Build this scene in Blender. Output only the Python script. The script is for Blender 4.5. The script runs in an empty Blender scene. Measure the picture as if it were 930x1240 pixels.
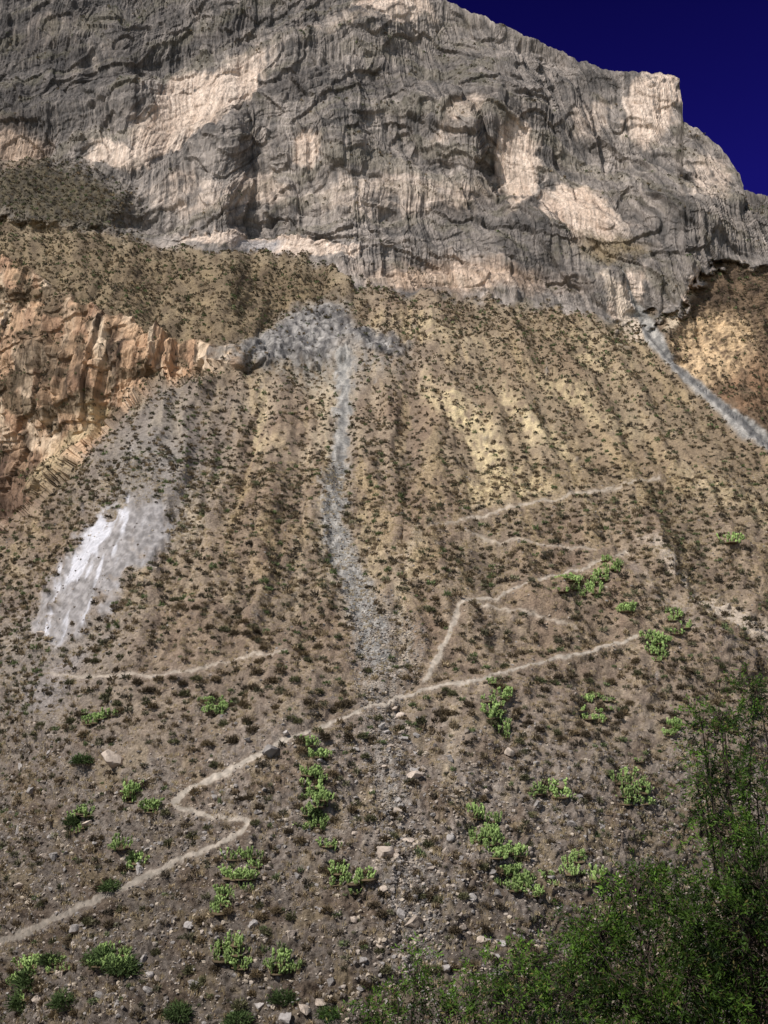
import bpy, math, numpy as np
from mathutils import Vector
rng=np.random.default_rng(7)
scene=bpy.context.scene
PITCH=math.radians(12.0)
# ------------------------------------------------------------ helpers
def lin(c):
    c=np.array(c,float)/255.0
    return np.where(c<=0.04045,c/12.92,((c+0.055)/1.055)**2.4)
def C(r,g,b,k=1.0): return lin((r,g,b))*k
_p=np.random.default_rng(3).permutation(1024)
_perm=np.concatenate([_p,_p])
_ang=np.random.default_rng(4).random(1024)*2*np.pi
_gx=np.cos(_ang);_gy=np.sin(_ang)
def perlin(x,y,seed=0):
    x=np.asarray(x,float)+seed*17.31; y=np.asarray(y,float)+seed*9.77
    xi=np.floor(x).astype(np.int64); yi=np.floor(y).astype(np.int64)
    xf=x-xi; yf=y-yi
    u=xf*xf*xf*(xf*(xf*6-15)+10); v=yf*yf*yf*(yf*(yf*6-15)+10)
    def g(ix,iy,dx,dy):
        h=_perm[_perm[(ix+seed*31)&1023]+(iy&1023)]
        return _gx[h]*dx+_gy[h]*dy
    a=g(xi,yi,xf,yf); b=g(xi+1,yi,xf-1,yf); c=g(xi,yi+1,xf,yf-1); d=g(xi+1,yi+1,xf-1,yf-1)
    return ((a+(b-a)*u)+((c+(d-c)*u)-(a+(b-a)*u))*v)*1.5
def fbm(x,y,oct=4,seed=0,gain=0.5):
    s=0;a=1.0;t=0
    for o in range(oct):
        s=s+a*perlin(x*2**o,y*2**o,seed+o*3+1); t+=a; a*=gain
    return s/t*1.5
def ridged(x,y,oct=3,seed=0):
    s=0;a=1.0;t=0
    for o in range(oct):
        s=s+a*(1-2*np.abs(perlin(x*2**o,y*2**o,seed+o*5+2))); t+=a; a*=0.5
    return s/t
def sm(a,b,x):
    t=np.clip((x-a)/(b-a),0,1); return t*t*(3-2*t)
def stepn(f,e=0.25):
    k=np.floor(f); return k+sm(0,e,f-k)
def curve(pts):
    xs=[p[0] for p in pts]; ys=[p[1] for p in pts]
    return lambda x: np.interp(x,xs,ys)
def stroke(PX,PY,pts,soft=1.5):
    best=np.full(PX.shape,1e9)
    xs=[p[0] for p in pts]; ys=[p[1] for p in pts]; mw=max(p[2] for p in pts)+30
    sel=(PX>min(xs)-mw)&(PX<max(xs)+mw)&(PY>min(ys)-mw)&(PY<max(ys)+mw)
    X=PX[sel];Y=PY[sel]; bb=np.full(X.shape,1e9)
    for (x0,y0,w0),(x1,y1,w1) in zip(pts[:-1],pts[1:]):
        dx=x1-x0;dy=y1-y0;L=dx*dx+dy*dy+1e-9
        t=np.clip(((X-x0)*dx+(Y-y0)*dy)/L,0,1)
        d=np.hypot(X-x0-t*dx,Y-y0-t*dy)-(w0+(w1-w0)*t)
        bb=np.minimum(bb,d)
    best[sel]=bb
    return 1-sm(-soft,soft,best)
def blob(PX,PY,cx,cy,rx,ry,rot=0,soft=0.5):
    r=math.radians(rot);c=math.cos(r);s=math.sin(r)
    dx=PX-cx;dy=PY-cy
    a=(dx*c+dy*s)/rx;b=(-dx*s+dy*c)/ry
    return 1-sm(1-soft,1+soft,np.sqrt(a*a+b*b))
def mix(a,b,m):
    m=np.asarray(m)[...,None]; return a*(1-m)+b*m

def make_mesh(name,V,F,col=None,mats=(),smooth=True):
    F=np.asarray(F); V=np.asarray(V,dtype=np.float32)
    me=bpy.data.meshes.new(name)
    n=F.shape[1]
    me.vertices.add(len(V)); me.vertices.foreach_set('co',V.ravel())
    me.loops.add(F.size); me.loops.foreach_set('vertex_index',F.ravel().astype(np.int32))
    me.polygons.add(len(F)); me.polygons.foreach_set('loop_start',(np.arange(len(F))*n).astype(np.int32))
    me.polygons.foreach_set('loop_total',np.full(len(F),n,np.int32))
    me.polygons.foreach_set('use_smooth',np.full(len(F),smooth))
    me.update(calc_edges=True)
    if col is not None:
        at=me.attributes.new('Col','FLOAT_COLOR','POINT')
        cc=np.ones((len(V),4),np.float32); cc[:,:3]=col
        at.data.foreach_set('color',cc.ravel())
    for m in mats: me.materials.append(m)
    me.validate()
    return me
def link(name,me,loc=(0,0,0),parent=None,**props):
    o=bpy.data.objects.new(name,me); scene.collection.objects.link(o)
    o.location=loc
    if parent: o.parent=parent
    for k,v in props.items(): o[k]=v
    return o

# ------------------------------------------------------------ materials
def mat_attr(name,bumps=(),var=(),rough=0.95,objrand=0.0,transl=0.0,cracks=None):
    m=bpy.data.materials.new(name); m.use_nodes=True
    nt=m.node_tree; N=nt.nodes; L=nt.links
    b=N['Principled BSDF']; b.inputs['Roughness'].default_value=rough
    b.inputs['Specular IOR Level'].default_value=0.15
    a=N.new('ShaderNodeAttribute'); a.attribute_name='Col'
    tc=N.new('ShaderNodeTexCoord')
    cur=a.outputs['Color']
    def scale_by(cur,val):
        v=N.new('ShaderNodeVectorMath'); v.operation='SCALE'
        L.new(cur,v.inputs[0]); L.new(val,v.inputs['Scale']); return v.outputs[0]
    for (sc,det,lo,hi,mp) in var:
        mpn=N.new('ShaderNodeMapping'); mpn.inputs['Scale'].default_value=mp
        L.new(tc.outputs['Object'],mpn.inputs['Vector'])
        n=N.new('ShaderNodeTexNoise'); n.inputs['Scale'].default_value=sc; n.inputs['Detail'].default_value=det
        n.inputs['Roughness'].default_value=0.65
        L.new(mpn.outputs[0],n.inputs['Vector'])
        r=N.new('ShaderNodeMapRange'); r.inputs['From Min'].default_value=0.3; r.inputs['From Max'].default_value=0.7
        r.inputs['To Min'].default_value=lo; r.inputs['To Max'].default_value=hi
        L.new(n.outputs['Fac'],r.inputs['Value'])
        cur=scale_by(cur,r.outputs[0])
    prev=None
    if cracks:
        for (sc,mp,wd,dk,dist) in cracks:
            n=N.new('ShaderNodeTexNoise'); n.inputs['Scale'].default_value=sc*.8; n.inputs['Detail'].default_value=4
            L.new(tc.outputs['Object'],n.inputs['Vector'])
            ad=N.new('ShaderNodeVectorMath'); ad.operation='MULTIPLY_ADD'; ad.inputs[1].default_value=(1.2/sc,)*3
            L.new(n.outputs['Color'],ad.inputs[0]); L.new(tc.outputs['Object'],ad.inputs[2])
            mpn=N.new('ShaderNodeMapping'); mpn.inputs['Scale'].default_value=mp; mpn.inputs['Rotation'].default_value=(0,.2,0)
            L.new(ad.outputs[0],mpn.inputs['Vector'])
            vo=N.new('ShaderNodeTexVoronoi'); vo.feature='DISTANCE_TO_EDGE'; vo.inputs['Scale'].default_value=sc
            L.new(mpn.outputs[0],vo.inputs['Vector'])
            r=N.new('ShaderNodeMapRange'); r.inputs['From Max'].default_value=wd; r.inputs['To Min'].default_value=dk; r.inputs['To Max'].default_value=1
            L.new(vo.outputs['Distance'],r.inputs['Value']); cur=scale_by(cur,r.outputs[0])
            bp=N.new('ShaderNodeBump'); bp.inputs['Strength'].default_value=.6; bp.inputs['Distance'].default_value=dist
            L.new(r.outputs[0],bp.inputs['Height'])
            prev=bp.outputs[0]
    if objrand>0:
        oi=N.new('ShaderNodeObjectInfo')
        r=N.new('ShaderNodeMapRange'); r.inputs['To Min'].default_value=1-objrand; r.inputs['To Max'].default_value=1+objrand
        L.new(oi.outputs['Random'],r.inputs['Value']); cur=scale_by(cur,r.outputs[0])
    L.new(cur,b.inputs['Base Color'])
    for (sc,det,dist,st,mp) in bumps:
        mpn=N.new('ShaderNodeMapping'); mpn.inputs['Scale'].default_value=mp
        L.new(tc.outputs['Object'],mpn.inputs['Vector'])
        n=N.new('ShaderNodeTexNoise'); n.inputs['Scale'].default_value=sc; n.inputs['Detail'].default_value=det
        n.inputs['Roughness'].default_value=0.7
        L.new(mpn.outputs[0],n.inputs['Vector'])
        bp=N.new('ShaderNodeBump'); bp.inputs['Strength'].default_value=st; bp.inputs['Distance'].default_value=dist
        L.new(n.outputs['Fac'],bp.inputs['Height'])
        if prev: L.new(prev,bp.inputs['Normal'])
        prev=bp.outputs[0]
    if prev: L.new(prev,b.inputs['Normal'])
    if transl>0:
        tr=N.new('ShaderNodeBsdfTranslucent'); L.new(cur,tr.inputs['Color'])
        mx=N.new('ShaderNodeMixShader'); mx.inputs[0].default_value=transl
        L.new(b.outputs[0],mx.inputs[1]); L.new(tr.outputs[0],mx.inputs[2])
        L.new(mx.outputs[0],N['Material Output'].inputs['Surface'])
    return m
M_hill=mat_attr('dry_soil',bumps=[(1.4,7,0.7,0.9,(1,1,1))],var=[(0.9,6,0.72,1.28,(1,1,1)),(4,5,0.6,1.4,(1,1,1))])
M_cliff=mat_attr('cliff_rock',bumps=[(0.9,7,.8,0.7,(1,1,0.18))],var=[(1.3,7,0.62,1.38,(1,1,0.10)),(0.6,7,0.85,1.15,(1,1,2.0))],cracks=[(0.22,(1,1,.28),.06,.68,.5)])
M_crag=mat_attr('crag_rock',bumps=[(0.9,7,.9,0.8,(1,1,0.3))],var=[(0.9,7,0.7,1.3,(1,1,0.25))],cracks=[(0.22,(1,1,.25),.07,.55,.5)])
M_path=mat_attr('path_dirt',bumps=[(3,5,0.15,0.7,(1,1,1))],var=[(2.0,6,0.7,1.2,(1,1,1))])
M_scree=mat_attr('scree_stone',bumps=[(2.2,7,0.35,0.9,(1,1,1))],var=[(2.2,6,0.55,1.4,(1,1,1))])
M_bare=mat_attr('bare_rock',bumps=[(1.2,7,.35,0.8,(1,1,.4))],var=[(1.4,7,0.75,1.25,(1,1,.25))])
M_shrub=mat_attr('dry_shrub_leaf',objrand=0.25,transl=.25)
M_cactus=mat_attr('cactus_skin',rough=0.7,objrand=0.3)
M_rock=mat_attr('boulder_stone',bumps=[(3,5,0.15,0.8,(1,1,1))],var=[(2.5,5,0.7,1.3,(1,1,1))],objrand=0.25)
M_leaf=mat_attr('tree_leaf',rough=0.55,transl=0.3)
M_bark=mat_attr('tree_bark',bumps=[(12,4,0.02,0.6,(1,1,.3))],var=[(8,4,0.7,1.3,(1,1,.3))])

# ------------------------------------------------------------ terrain grid
STEP=1.5
px1=np.concatenate([np.arange(-190,-20,2.2),np.arange(-20,950,1.25),np.arange(950,1125,2.2)]); NX=len(px1)
PYB=1335.0; PYM=440.0
sil=curve([(-300,-130),(200,-110),(430,-60),(500,-18),(530,-2),(560,9),(600,25),(650,45),(700,72),(735,85),(790,88),(812,91),(819,97),(823,115),(827,148),(850,160),(875,180),(893,207),(897,226),(910,232),(930,236),(1000,250),(1130,262)])
silx=sil(px1)+3.0*fbm(px1/9,px1*0,4,5)
NL=int((PYB-PYM)/STEP); NU=430; NY=NL+NU
PX=np.repeat(px1[:,None],NY,1)
lowr=np.linspace(PYB,PYM,NL,endpoint=False)
PY=np.concatenate([np.repeat(lowr[None],NX,0),PYM+(silx[:,None]-PYM)*np.linspace(0,1,NU)[None]],1)
O=0*PX[...,None]
def rays(px,py):
    cx=(px-465)/1000.0; cy=(620-py)/1000.0
    y=math.cos(PITCH)-cy*math.sin(PITCH); z=math.sin(PITCH)+cy*math.cos(PITCH)
    return cx/y, z/y
T,E=rays(PX,PY)
wx=PX+14*fbm(PX/70,PY/70,3,11)+7*fbm(PX/14,PY/14,4,14)
wy=PY+12*fbm(PX/70,PY/70,3,21)+7*fbm(PX/14,PY/14,4,24)
cbase_f=curve([(-200,262),(0,266),(60,272),(150,287),(250,303),(330,308),(390,316),(425,342),(480,357),(560,362),(640,368),(700,378),(740,392),(790,396),(825,372),(850,336),(880,322),(930,318),(1130,300)])
cbase=cbase_f(PX)+7*fbm(PX/35,PY*0+1,3,35)
rag=10+16*sm(730,770,PX)*sm(900,850,PX)
cliffm=sm(-5,5,cbase-(PY+rag*fbm(PX/20,PY/20,4,31)))
hedge=curve([(-200,800),(-60,715),(0,655),(50,612),(100,560),(150,502),(190,468),(240,458),(285,452),(330,436),(400,425)])(PX)+3*fbm(PX/25,PY/25,3,32)
leftx=sm(300,240,PX)
leftm=sm(3,-3,PY-hedge)*leftx
leftc=sm(3,-3,PY-hedge)*sm(300,275,PX)
terr_low=curve([(-200,320),(0,312),(60,345),(110,375),(150,395),(200,410),(260,420),(300,420)])(PX)
orangem=leftc*sm(-4,4,(PY+16*fbm(PX/30,PY/30,4,33))-terr_low)
redge=curve([(700,370),(745,385),(775,392),(800,425),(850,470),(900,512),(935,548),(1130,700)])(PX)
rightx=sm(765,800,PX)
rightm=sm(-4,4,redge-PY+4*fbm(PX/15,PY/15,3,34))*rightx*(1-cliffm)
outf=np.maximum.reduce([blob(wx,wy,385,402,54,36,0,.7),blob(wx,wy,350,410,46,22,-20,.7),blob(wx,wy,448,410,48,16,14,.7),.8*blob(wx,wy,318,420,24,15,-5,.7)])
outm=sm(.40,.60,outf)
outs=sm(.2,.9,outf)
shoulder=blob(wx,wy,62,236,98,38,8,.4)
strat=PY-curve([(-300,330),(0,265),(150,215),(300,140),(430,90),(560,120),(700,180),(850,260),(1130,400)])(PX)*.75+9*fbm(PX/60,PY/60,3,43)
bedn=fbm(PX/300,strat/18,4,44)
def edge_step(pts,amp,soft=2.0):
    taper=25 if amp<.015 else 90
    xs=[p[0] for p in pts]
    c=curve(pts)(PX+4*fbm(PX/18,PY/18,3,45))+6*fbm(PX/30,PY*0+pts[0][1],4,46)
    tp=sm(xs[0],xs[0]+taper,PX)*sm(xs[-1],xs[-1]-taper,PX)
    fade=sm(-170,-60,PY-c) if amp<.015 else 1
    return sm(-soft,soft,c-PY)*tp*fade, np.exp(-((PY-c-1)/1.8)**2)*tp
steps=[(.034,[(150,222),(190,198),(240,174),(300,132),(350,98),(430,62),(500,78),(560,128),(580,165),(605,235),(655,245),(690,290),(745,330),(785,350)]),
 (.014,[(90,100),(160,88),(230,76),(310,58),(420,20),(480,-5)]),
 (.014,[(-100,175),(0,190),(60,190),(110,205),(160,225)]),
 (.012,[(140,262),(220,270),(300,278),(380,262),(420,248),(480,285),(560,300),(610,310)]),
 (.014,[(590,40),(650,70),(700,105),(735,180),(770,225),(850,262)]),
 (.014,[(430,205),(480,180),(520,152),(575,158)]),
 (.010,[(280,215),(340,185),(420,165),(500,175),(560,215),(600,275),(650,310)]),
 (.010,[(0,60),(80,40),(160,30),(230,5)]),
 (.010,[(320,110),(380,120),(460,130),(520,125)]),
 (.010,[(780,185),(830,200),(880,235),(930,262)]),
 (.010,[(460,322),(540,318),(620,335),(690,350)]),
 (.012,[(150,150),(210,160),(260,150),(310,132)]),
 (.010,[(180,245),(260,225),(330,215),(380,200)]),
 (.009,[(640,160),(680,200),(700,240),(740,262),(800,290)]),
 (.007,[(60,130),(120,120),(180,125),(230,110)]),
 (.007,[(470,60),(540,70),(600,100),(650,140),(700,150)]),
 (.007,[(360,235),(440,220),(520,240),(570,262)])]
stepsum=0;crease_shade=np.zeros(PX.shape)
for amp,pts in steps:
    s_,c_=edge_step(pts,amp); stepsum=stepsum+amp*s_; crease_shade=np.maximum(crease_shade,c_*min(1,amp*60))
S=0.73+0.10*sm(600,330,PY)+0.03*fbm(PX/160,PY/160,2,51)
S=S+leftc*0.25*(1-orangem)+orangem*2.4
S=S+rightm*(0.35+1.0*sm(440,380,PY))
Sc=2.9-1.1*sm(0.12,0.5,bedn)+1.2*sm(.1,.5,-bedn)
led=stroke(PX,PY+6*fbm(PX/25,PY/25,2,55),[(-100,208,6),(60,184,7),(150,205,5)],4)
Sc=Sc*(1-led)+1.3*led
Sc=Sc*(1-shoulder)+1.3*shoulder
Sc=np.maximum(Sc,1.2)
S=S*(1-cliffm)+Sc*cliffm
pyr=np.arange(PYB,-142,-STEP)
Sr=np.stack([np.interp(-pyr,-PY[i],S[i]) for i in range(NX)])
_,er=rays(np.zeros_like(pyr),pyr)
Sr=np.maximum(Sr,er[None]+0.2)
g=1/(Sr-er[None])
def xblur(A,K):
    Ap=np.pad(A,((K//2+1,K//2),(0,0)),mode='edge'); cs=np.cumsum(Ap,axis=0)
    return (cs[K:]-cs[:-K])/K
g=xblur(xblur(g,37),37)
Lr=np.concatenate([np.zeros((NX,1)),np.cumsum(0.5*(g[:,1:]+g[:,:-1])*np.diff(er)[None],axis=1)],1)+math.log(57.0)
lny=np.stack([np.interp(-PY[i],-pyr,Lr[i]) for i in range(NX)])
def rowval(A,py):
    return np.array([np.interp(-py,-PY[i],A[i]) for i in range(NX)])
for ref in (250.0,170.0,110.0):
    r=rowval(lny,max(ref,0))
    med=np.median(r[(px1>420)&(px1<700)])
    tgt=med+0.06*((px1-450)/500)**2+0.010*fbm(px1/110,px1*0+ref/100,3,60)
    corr=(tgt-r)
    if ref<240: corr=np.where(px1>815,corr[np.argmin(np.abs(px1-815))]*np.exp(-(np.maximum(px1-815,0)/60)),corr)
    K=49
    corr=np.convolve(np.pad(corr,K//2,mode='edge'),np.ones(K)/K,'valid')
    corr=np.convolve(np.pad(corr,K//2,mode='edge'),np.ones(K)/K,'valid')
    if ref==250.0:
        rl=sm(4,-4,PY-hedge); rc_=sm(cbase_f(PX)+75,cbase_f(PX)-5,PY)
        bl=sm(215,330,PX)
        ramp=rl*(1-bl)+rc_*bl
        rr=sm(-3,3,redge-PY); br=sm(755,830,PX)
        ramp=ramp*(1-br)+rr*br
    else:
        ramp=sm(ref+75,ref,PY)
    lny+=corr[:,None]*ramp
lny+=0.14*((PX-400)/500)**2*sm(300,700,PY)+0.03*fbm(PX/230,PY/400,2,61)*(1-cliffm)
lny+=.20*np.clip((190-PX)/200,0,2)**2*(1-leftm)*sm(420,600,PY)
lny-=.035*blob(PX,PY,240,560,120,130,0,.9)*(1-leftm)
lny+=cliffm*stepsum
lny+=cliffm*0.022*blob(PX,PY,640,215,50,60,10,.5)-0.03*shoulder
lny+=0.3*sm(896,899,PX)*sm(262,250,PY)
chute=[(420,430,8),(417,450,10),(416,480,9),(412,540,9),(405,590,12),(402,625,14),(412,665,13),(430,705,16),(442,740,18),(452,775,20),(462,800,14)]
chute_r=[(752,330,1.5),(765,360,3),(783,392,8),(795,412,9),(815,440,5),(850,470,5),(880,497,6),(910,520,8),(940,548,9),(1000,600,8)]
gul=stroke(PX,PY,chute,16)
lny+=0.010*gul+.012*stroke(PX,PY,chute_r,12)
gullies=[[(395,440,3),(390,500,4),(372,560,5),(366,640,5),(355,740,4)],[(500,430,3),(540,500,5),(565,570,5),(580,640,4)],[(492,610,4),(488,700,6),(484,800,4)],[(600,470,3),(650,540,5),(705,610,5),(760,680,4)],[(300,470,3),(262,590,6),(222,740,5)],[(235,485,4),(165,600,7),(120,640,4)],[(330,470,3),(318,560,5),(300,700,5)],[(700,430,3),(790,520,5),(870,610,5)],[(560,400,3),(640,470,4),(720,540,4)],[(450,450,3),(462,540,4),(470,640,4)]]
gl=np.zeros(PX.shape)
gwx=PX+8*fbm(PX/30,PY/30,3,63)
for gp in gullies: gl=np.maximum(gl,stroke(gwx,PY,gp,16))
lny+=0.015*gl
lny-=0.014*outs
lny-=0.006*blob(wx,wy,118,690,48,92,38,.5)
Y=np.exp(lny); X=T*Y; Z=E*Y
P=np.stack([X,Y,Z],-1)
def normals(P):
    du=np.gradient(P,axis=0); dv=np.gradient(P,axis=1)
    n=np.cross(du,dv); a=np.linalg.norm(n,axis=-1)
    return n/(a[...,None]+1e-12),a
Nn,area=normals(P)
for _ in range(14):
    Nn[1:-1]=(Nn[:-2]+Nn[1:-1]*2+Nn[2:])/4; Nn[:,1:-1]=(Nn[:,:-2]+Nn[:,1:-1]*2+Nn[:,2:])/4
Nn/=np.linalg.norm(Nn,axis=-1,keepdims=True)
trails={
 'main':[(-60,1165,4.8),(0,1143,4.6),(60,1115,4.4),(110,1092,3.9),(160,1068,3.7),(210,1045,3.5),(260,1022,3.3),(292,1008,3.3),(302,998,3.4),(290,991,2.8),(250,987,2.3),(218,978,3),(210,971,3.8),(238,951,4.2),(270,936,4),(315,913,3.8),(335,903,3.2),(380,885,2.7),(430,862,2.5),(455,852,2.3),(480,843,2.2),(530,831,2.1),(580,823,1.9),(630,807,1.9),(690,794,1.9),(740,779,2),(771,771,2.2)],
 'left':[(60,818,1.2),(105,822,2.2),(180,820,1.7),(235,812,1.6),(290,797,1.6),(345,787,1.4)],
 'zig':[(515,822,2.8),(530,795,3.4),(545,765,3.2),(556,735,3),(562,727,2.4),(600,722,1.7),(640,706,1.7),(700,690,1.5),(760,670,1.4)],
 'zig2':[(562,727,1.6),(600,733,1.4),(650,745,1.2),(700,760,1.2)],
 'upper':[(520,640,1.2),(590,622,1.5),(640,611,1.7),(700,600,1.7),(760,588,1.5),(800,575,1.3)],
 'mid':[(560,640,1.2),(600,652,1.4),(650,657,1.4),(720,668,1.2)],
}
faint={'main':1,'left':.7,'zig':.9,'zig2':.7,'upper':.75,'mid':.65}
pxw=PX+2.5*perlin(PX/9,PY/9,71)+1.0*perlin(PX/3.5,PY/3.5,74); pyw=PY+3.0*perlin(PX/16,PY/16,72)+1.5*perlin(PX/6,PY/6,73)+1.0*perlin(PX/3.2,PY/3.2,75)
tm={k:stroke(pxw,pyw,p,1.6) for k,p in trails.items()}
tmax=np.maximum.reduce(list(tm.values()))
tcol=np.maximum.reduce([tm[k]*faint[k] for k in tm])
twide=np.maximum.reduce([stroke(pxw,pyw,[(a,b,c+4) for a,b,c in p],6.0)*faint[k] for k,p in trails.items()])
whf=np.maximum(blob(wx,wy,112,695,38,90,38,.8),.9*blob(wx,wy,165,640,34,42,30,.8))
whs=sm(.25,.7,whf+.5*fbm(PX/22,PY/22,4,158))
wh=sm(.44,.56,whs)
n1=fbm(PX/90,PY/90,4,131); n2=fbm(PX/22,PY/22,4,134); n3=fbm(X/1.0,Z/0.8,3,137); n4=fbm(PX/7,PY/7,3,139)
pale=np.zeros(PX.shape)
for (a,b,rx,ry,rot,k) in [(245,122,92,34,-28,1),(165,182,62,14,-10,1),(372,180,24,15,0,.85),(624,200,26,52,0,1),(690,255,42,30,20,1),(735,270,28,22,20,.8),(790,130,30,46,0,.8),(720,140,30,26,0,.45),(330,290,110,12,4,.95),(480,225,120,26,0,.5),(540,335,100,12,4,.65),(230,235,60,26,0,.5),(752,355,22,30,50,.9),(835,350,10,24,10,.9),(860,215,26,40,0,.55),(60,40,60,20,0,.35),(560,150,40,14,-30,.5),(20,170,24,20,0,.6),(480,8,50,14,0,.9),(640,345,10,24,0,.5),(300,225,50,18,0,.5),(420,30,60,14,-10,.45),(120,70,50,14,-30,.35)]:
    pale=np.maximum(pale,k*blob(wx,wy,a,b,rx,ry,rot,.4))
pale*=(1-shoulder)
# ---- displacement (metres)
hd=1.1*fbm(X/18,Z/12,3,81)+0.6*fbm(X/4,Z/3,3,84)+0.28*fbm(X/1.2,Z/1.0,3,87)
fan=(PX-400)/(0.45+0.55*np.clip((PY-330)/500,0,2))+26*fbm(PX/110,PY/110,3,89)
ribr=fbm(fan/75,PY/330,3,90)
hd+=(2.2*ribr+0.35*ridged(fan/30,PY/110,3,91)*sm(-.3,.4,n1))*sm(950,700,PY)
hd+=0.4*np.abs(fbm(X/0.9,Z/0.7,2,95))*sm(850,1000,PY)
hd=hd*(1-0.8*np.clip(twide,0,1))*(1-.7*stroke(PX,PY,chute_r,5))
xz=X+0.10*Z+3*fbm(X/30,Z/30,2,100)
sm_=strat*.33
flm=np.clip(.75+.6*fbm(PX/90,PY/70,2,99)+.3*sm(600,750,PX),.15,1.5)
cd=flm*(1.1*ridged(xz/7,Z/160,2,101)+0.8*ridged(xz/2.6,Z/70,2,104)+.4*ridged(xz/1.2,Z/35,2,105))+1.2*stepn(2.0*fbm(X/60,sm_/22,3,107),.08)+0.4*stepn(2.2*fbm(X/26+sm_/40,sm_/9,3,109),.1)+1.0*bedn+6.5*fbm(X/65,Z/65,2,113)+0.3*fbm(X/1.2,Z/2.8,4,119)+1.5*stepn(2.0*fbm((X+Z*.5)/45,(Z-X*.5)/60,3,115),.07)
cd=(cd-cd.mean())*(1-.5*pale)
cd=cd*(1-shoulder)+shoulder*(1.5*fbm(X/14,Z/10,4,117)+.4*fbm(X/3,Z/3,3,116))
cd=cd*sm(0,22,cbase-PY)
od=1.3*ridged(X/8,Z/140,2,121)+.6*ridged(X/3,Z/60,2,123)+1.8*stepn(2.0*fbm(X/16,Z/70,3,124),.10)+.7*stepn(1.8*fbm(X/30,Z/10,3,122),.15)+1.5*fbm(X/22,Z/16,3,120)+.4*fbm(X/1.5,Z/3.5,4,125)
ood=1.2*ridged((X+0.5*Z)/8,Z/20,3,127)+0.6*stepn(2.2*fbm(X/8,Z/10,3,129),.12)+.35*fbm(X/1.5,Z/1.5,3,126)
wd_=.25*ridged((X-.4*Z)/3,Z/12,2,130)+.12*fbm(X/1.5,Z/2.5,3,128)
D=hd*(1-cliffm)*(1-orangem)*(1-outs)*(1-whs)+cd*cliffm+od*orangem*(1-cliffm)+ood*outs*(1-cliffm)*(1-orangem)+wd_*whs
D+=.45*od*rightm*blob(PX,PY,880,400,80,70,0,.6)*(1-stroke(PX,PY,chute_r,12))
edge=sm(0,12,(PY-silx[:,None]))*0.75+0.25
D=D*np.where(cliffm>0.5,edge,1)
P=P+Nn*D[...,None]
NR,area=normals(P)
# ------------------------------------------------------------ colours
tanD=C(122,106,92);tanL=C(172,153,130);gold=C(194,170,130);rust=C(134,111,92)
col=mix(tanD+O,tanL,np.clip(0.48+0.6*n2+0.35*n3,0,1))
col=mix(col,rust,np.clip(0.2+0.9*n1,0,0.5))
col=mix(col,C(104,92,80)+O,.45*sm(-.0,-.6,ribr)*sm(900,750,PY))
lowm=sm(760,960,PY+60*n1)
col=mix(col,mix(C(120,108,98)+O,C(160,149,138),np.clip(.4+.8*n4+.3*n3,0,1)),lowm*0.85)
col=mix(col,mix(C(100,84,70)+O,C(142,123,104),np.clip(.4+n4,0,1)),sm(-.1,.5,fbm(PX/60,PY/50,4,140))*lowm*.8)
col=mix(col,C(160,142,112)+O,.5*sm(.15,.5,fbm(PX/35,PY/45,4,143))*lowm)
st=sm(0.1,0.7,fbm(fan/30,PY/110,4,141)+0.5*n2)
up=sm(780,640,PY)
col=mix(col,gold,0.4*st*up)
col=mix(col,C(190,171,146)+O,.5*gl*np.clip(.7+n4,0,1)*(1-lowm))
golds=[(610,560,50,16,55,1),(555,505,45,12,40,1),(650,520,60,12,45,.8),(590,600,30,14,0,.8),(700,480,70,12,30,.6),(400,470,22,35,0,.5),(395,600,8,70,0,.5),(505,690,10,60,10,.4),(730,440,40,12,35,.5),(880,600,70,12,30,.4),(320,510,6,50,0,.6),(720,410,60,10,25,.45),(520,400,60,14,10,.4),(450,660,12,60,-10,.4),(630,590,40,14,10,.9),(575,540,40,8,60,.8),(545,480,14,6,0,.8)]
gm=np.zeros(PX.shape)
for (a,b,rx,ry,rot,k) in golds: gm=np.maximum(gm,k*blob(wx+6*n4,wy+6*n4,a,b,rx,ry,rot,.8))
col=mix(col,C(222,201,158)+O,gm*np.clip(.7+n4,0,1))
col=mix(col,C(152,132,100)+O,0.3*sm(480,620,PX)*sm(660,560,PY+30*n1)*(1-gm))
col=mix(col,C(142,136,130)+O,0.65*blob(wx,wy,180,540,90,70,-40,.8))
col=mix(col,C(148,140,132)+O,0.6*blob(wx,wy,60,790,100,80,-40,.8))
col=mix(col,C(146,140,135)+O,0.6*blob(wx,wy,190,610,50,60,20,.8))
col=mix(col,mix(C(122,117,114)+O,C(158,152,149),np.clip(.5+n4+.4*n2,0,1)),whs)
wstr=sm(.0,.6,fbm((PX+0.35*PY)/10,(PY-0.35*PX)/60,4,151)+.4*n2+1.2*blob(wx,wy,104,672,18,60,34,.9)-.35+.15*sm(720,640,PY))
col=mix(col,C(204,202,206)+O,.8*wstr*whs*sm(185,150,PX))
col=mix(col,C(150,142,138)+O,0.6*blob(wx,wy,60,830,60,16,-35,.5))
col=mix(col,C(198,182,164)+O,.85*stroke(wx,wy,[(770,650,3),(830,690,8),(880,735,12),(935,775,11),(1000,800,8)],8))
col=mix(col,C(154,144,136)+O,.5*stroke(wx,wy,[(760,690,3),(800,720,5),(850,770,5),(900,800,5)],9))
for pts,k in [([(395,440,3),(390,500,4),(372,560,4),(368,600,3)],.5),([(500,640,4),(490,700,5),(486,760,4),(480,800,3)],.7),([(395,640,3),(400,690,3),(425,740,3)],.8),([(365,640,3),(355,740,4)],.5),([(235,620,8),(222,650,8)],.6),([(560,820,3),(545,880,4),(530,960,4)],.4),([(380,450,2),(392,520,3),(398,600,2)],.7)]:
    col=mix(col,C(192,174,148)+O,k*stroke(wx,wy,pts,4))
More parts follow.
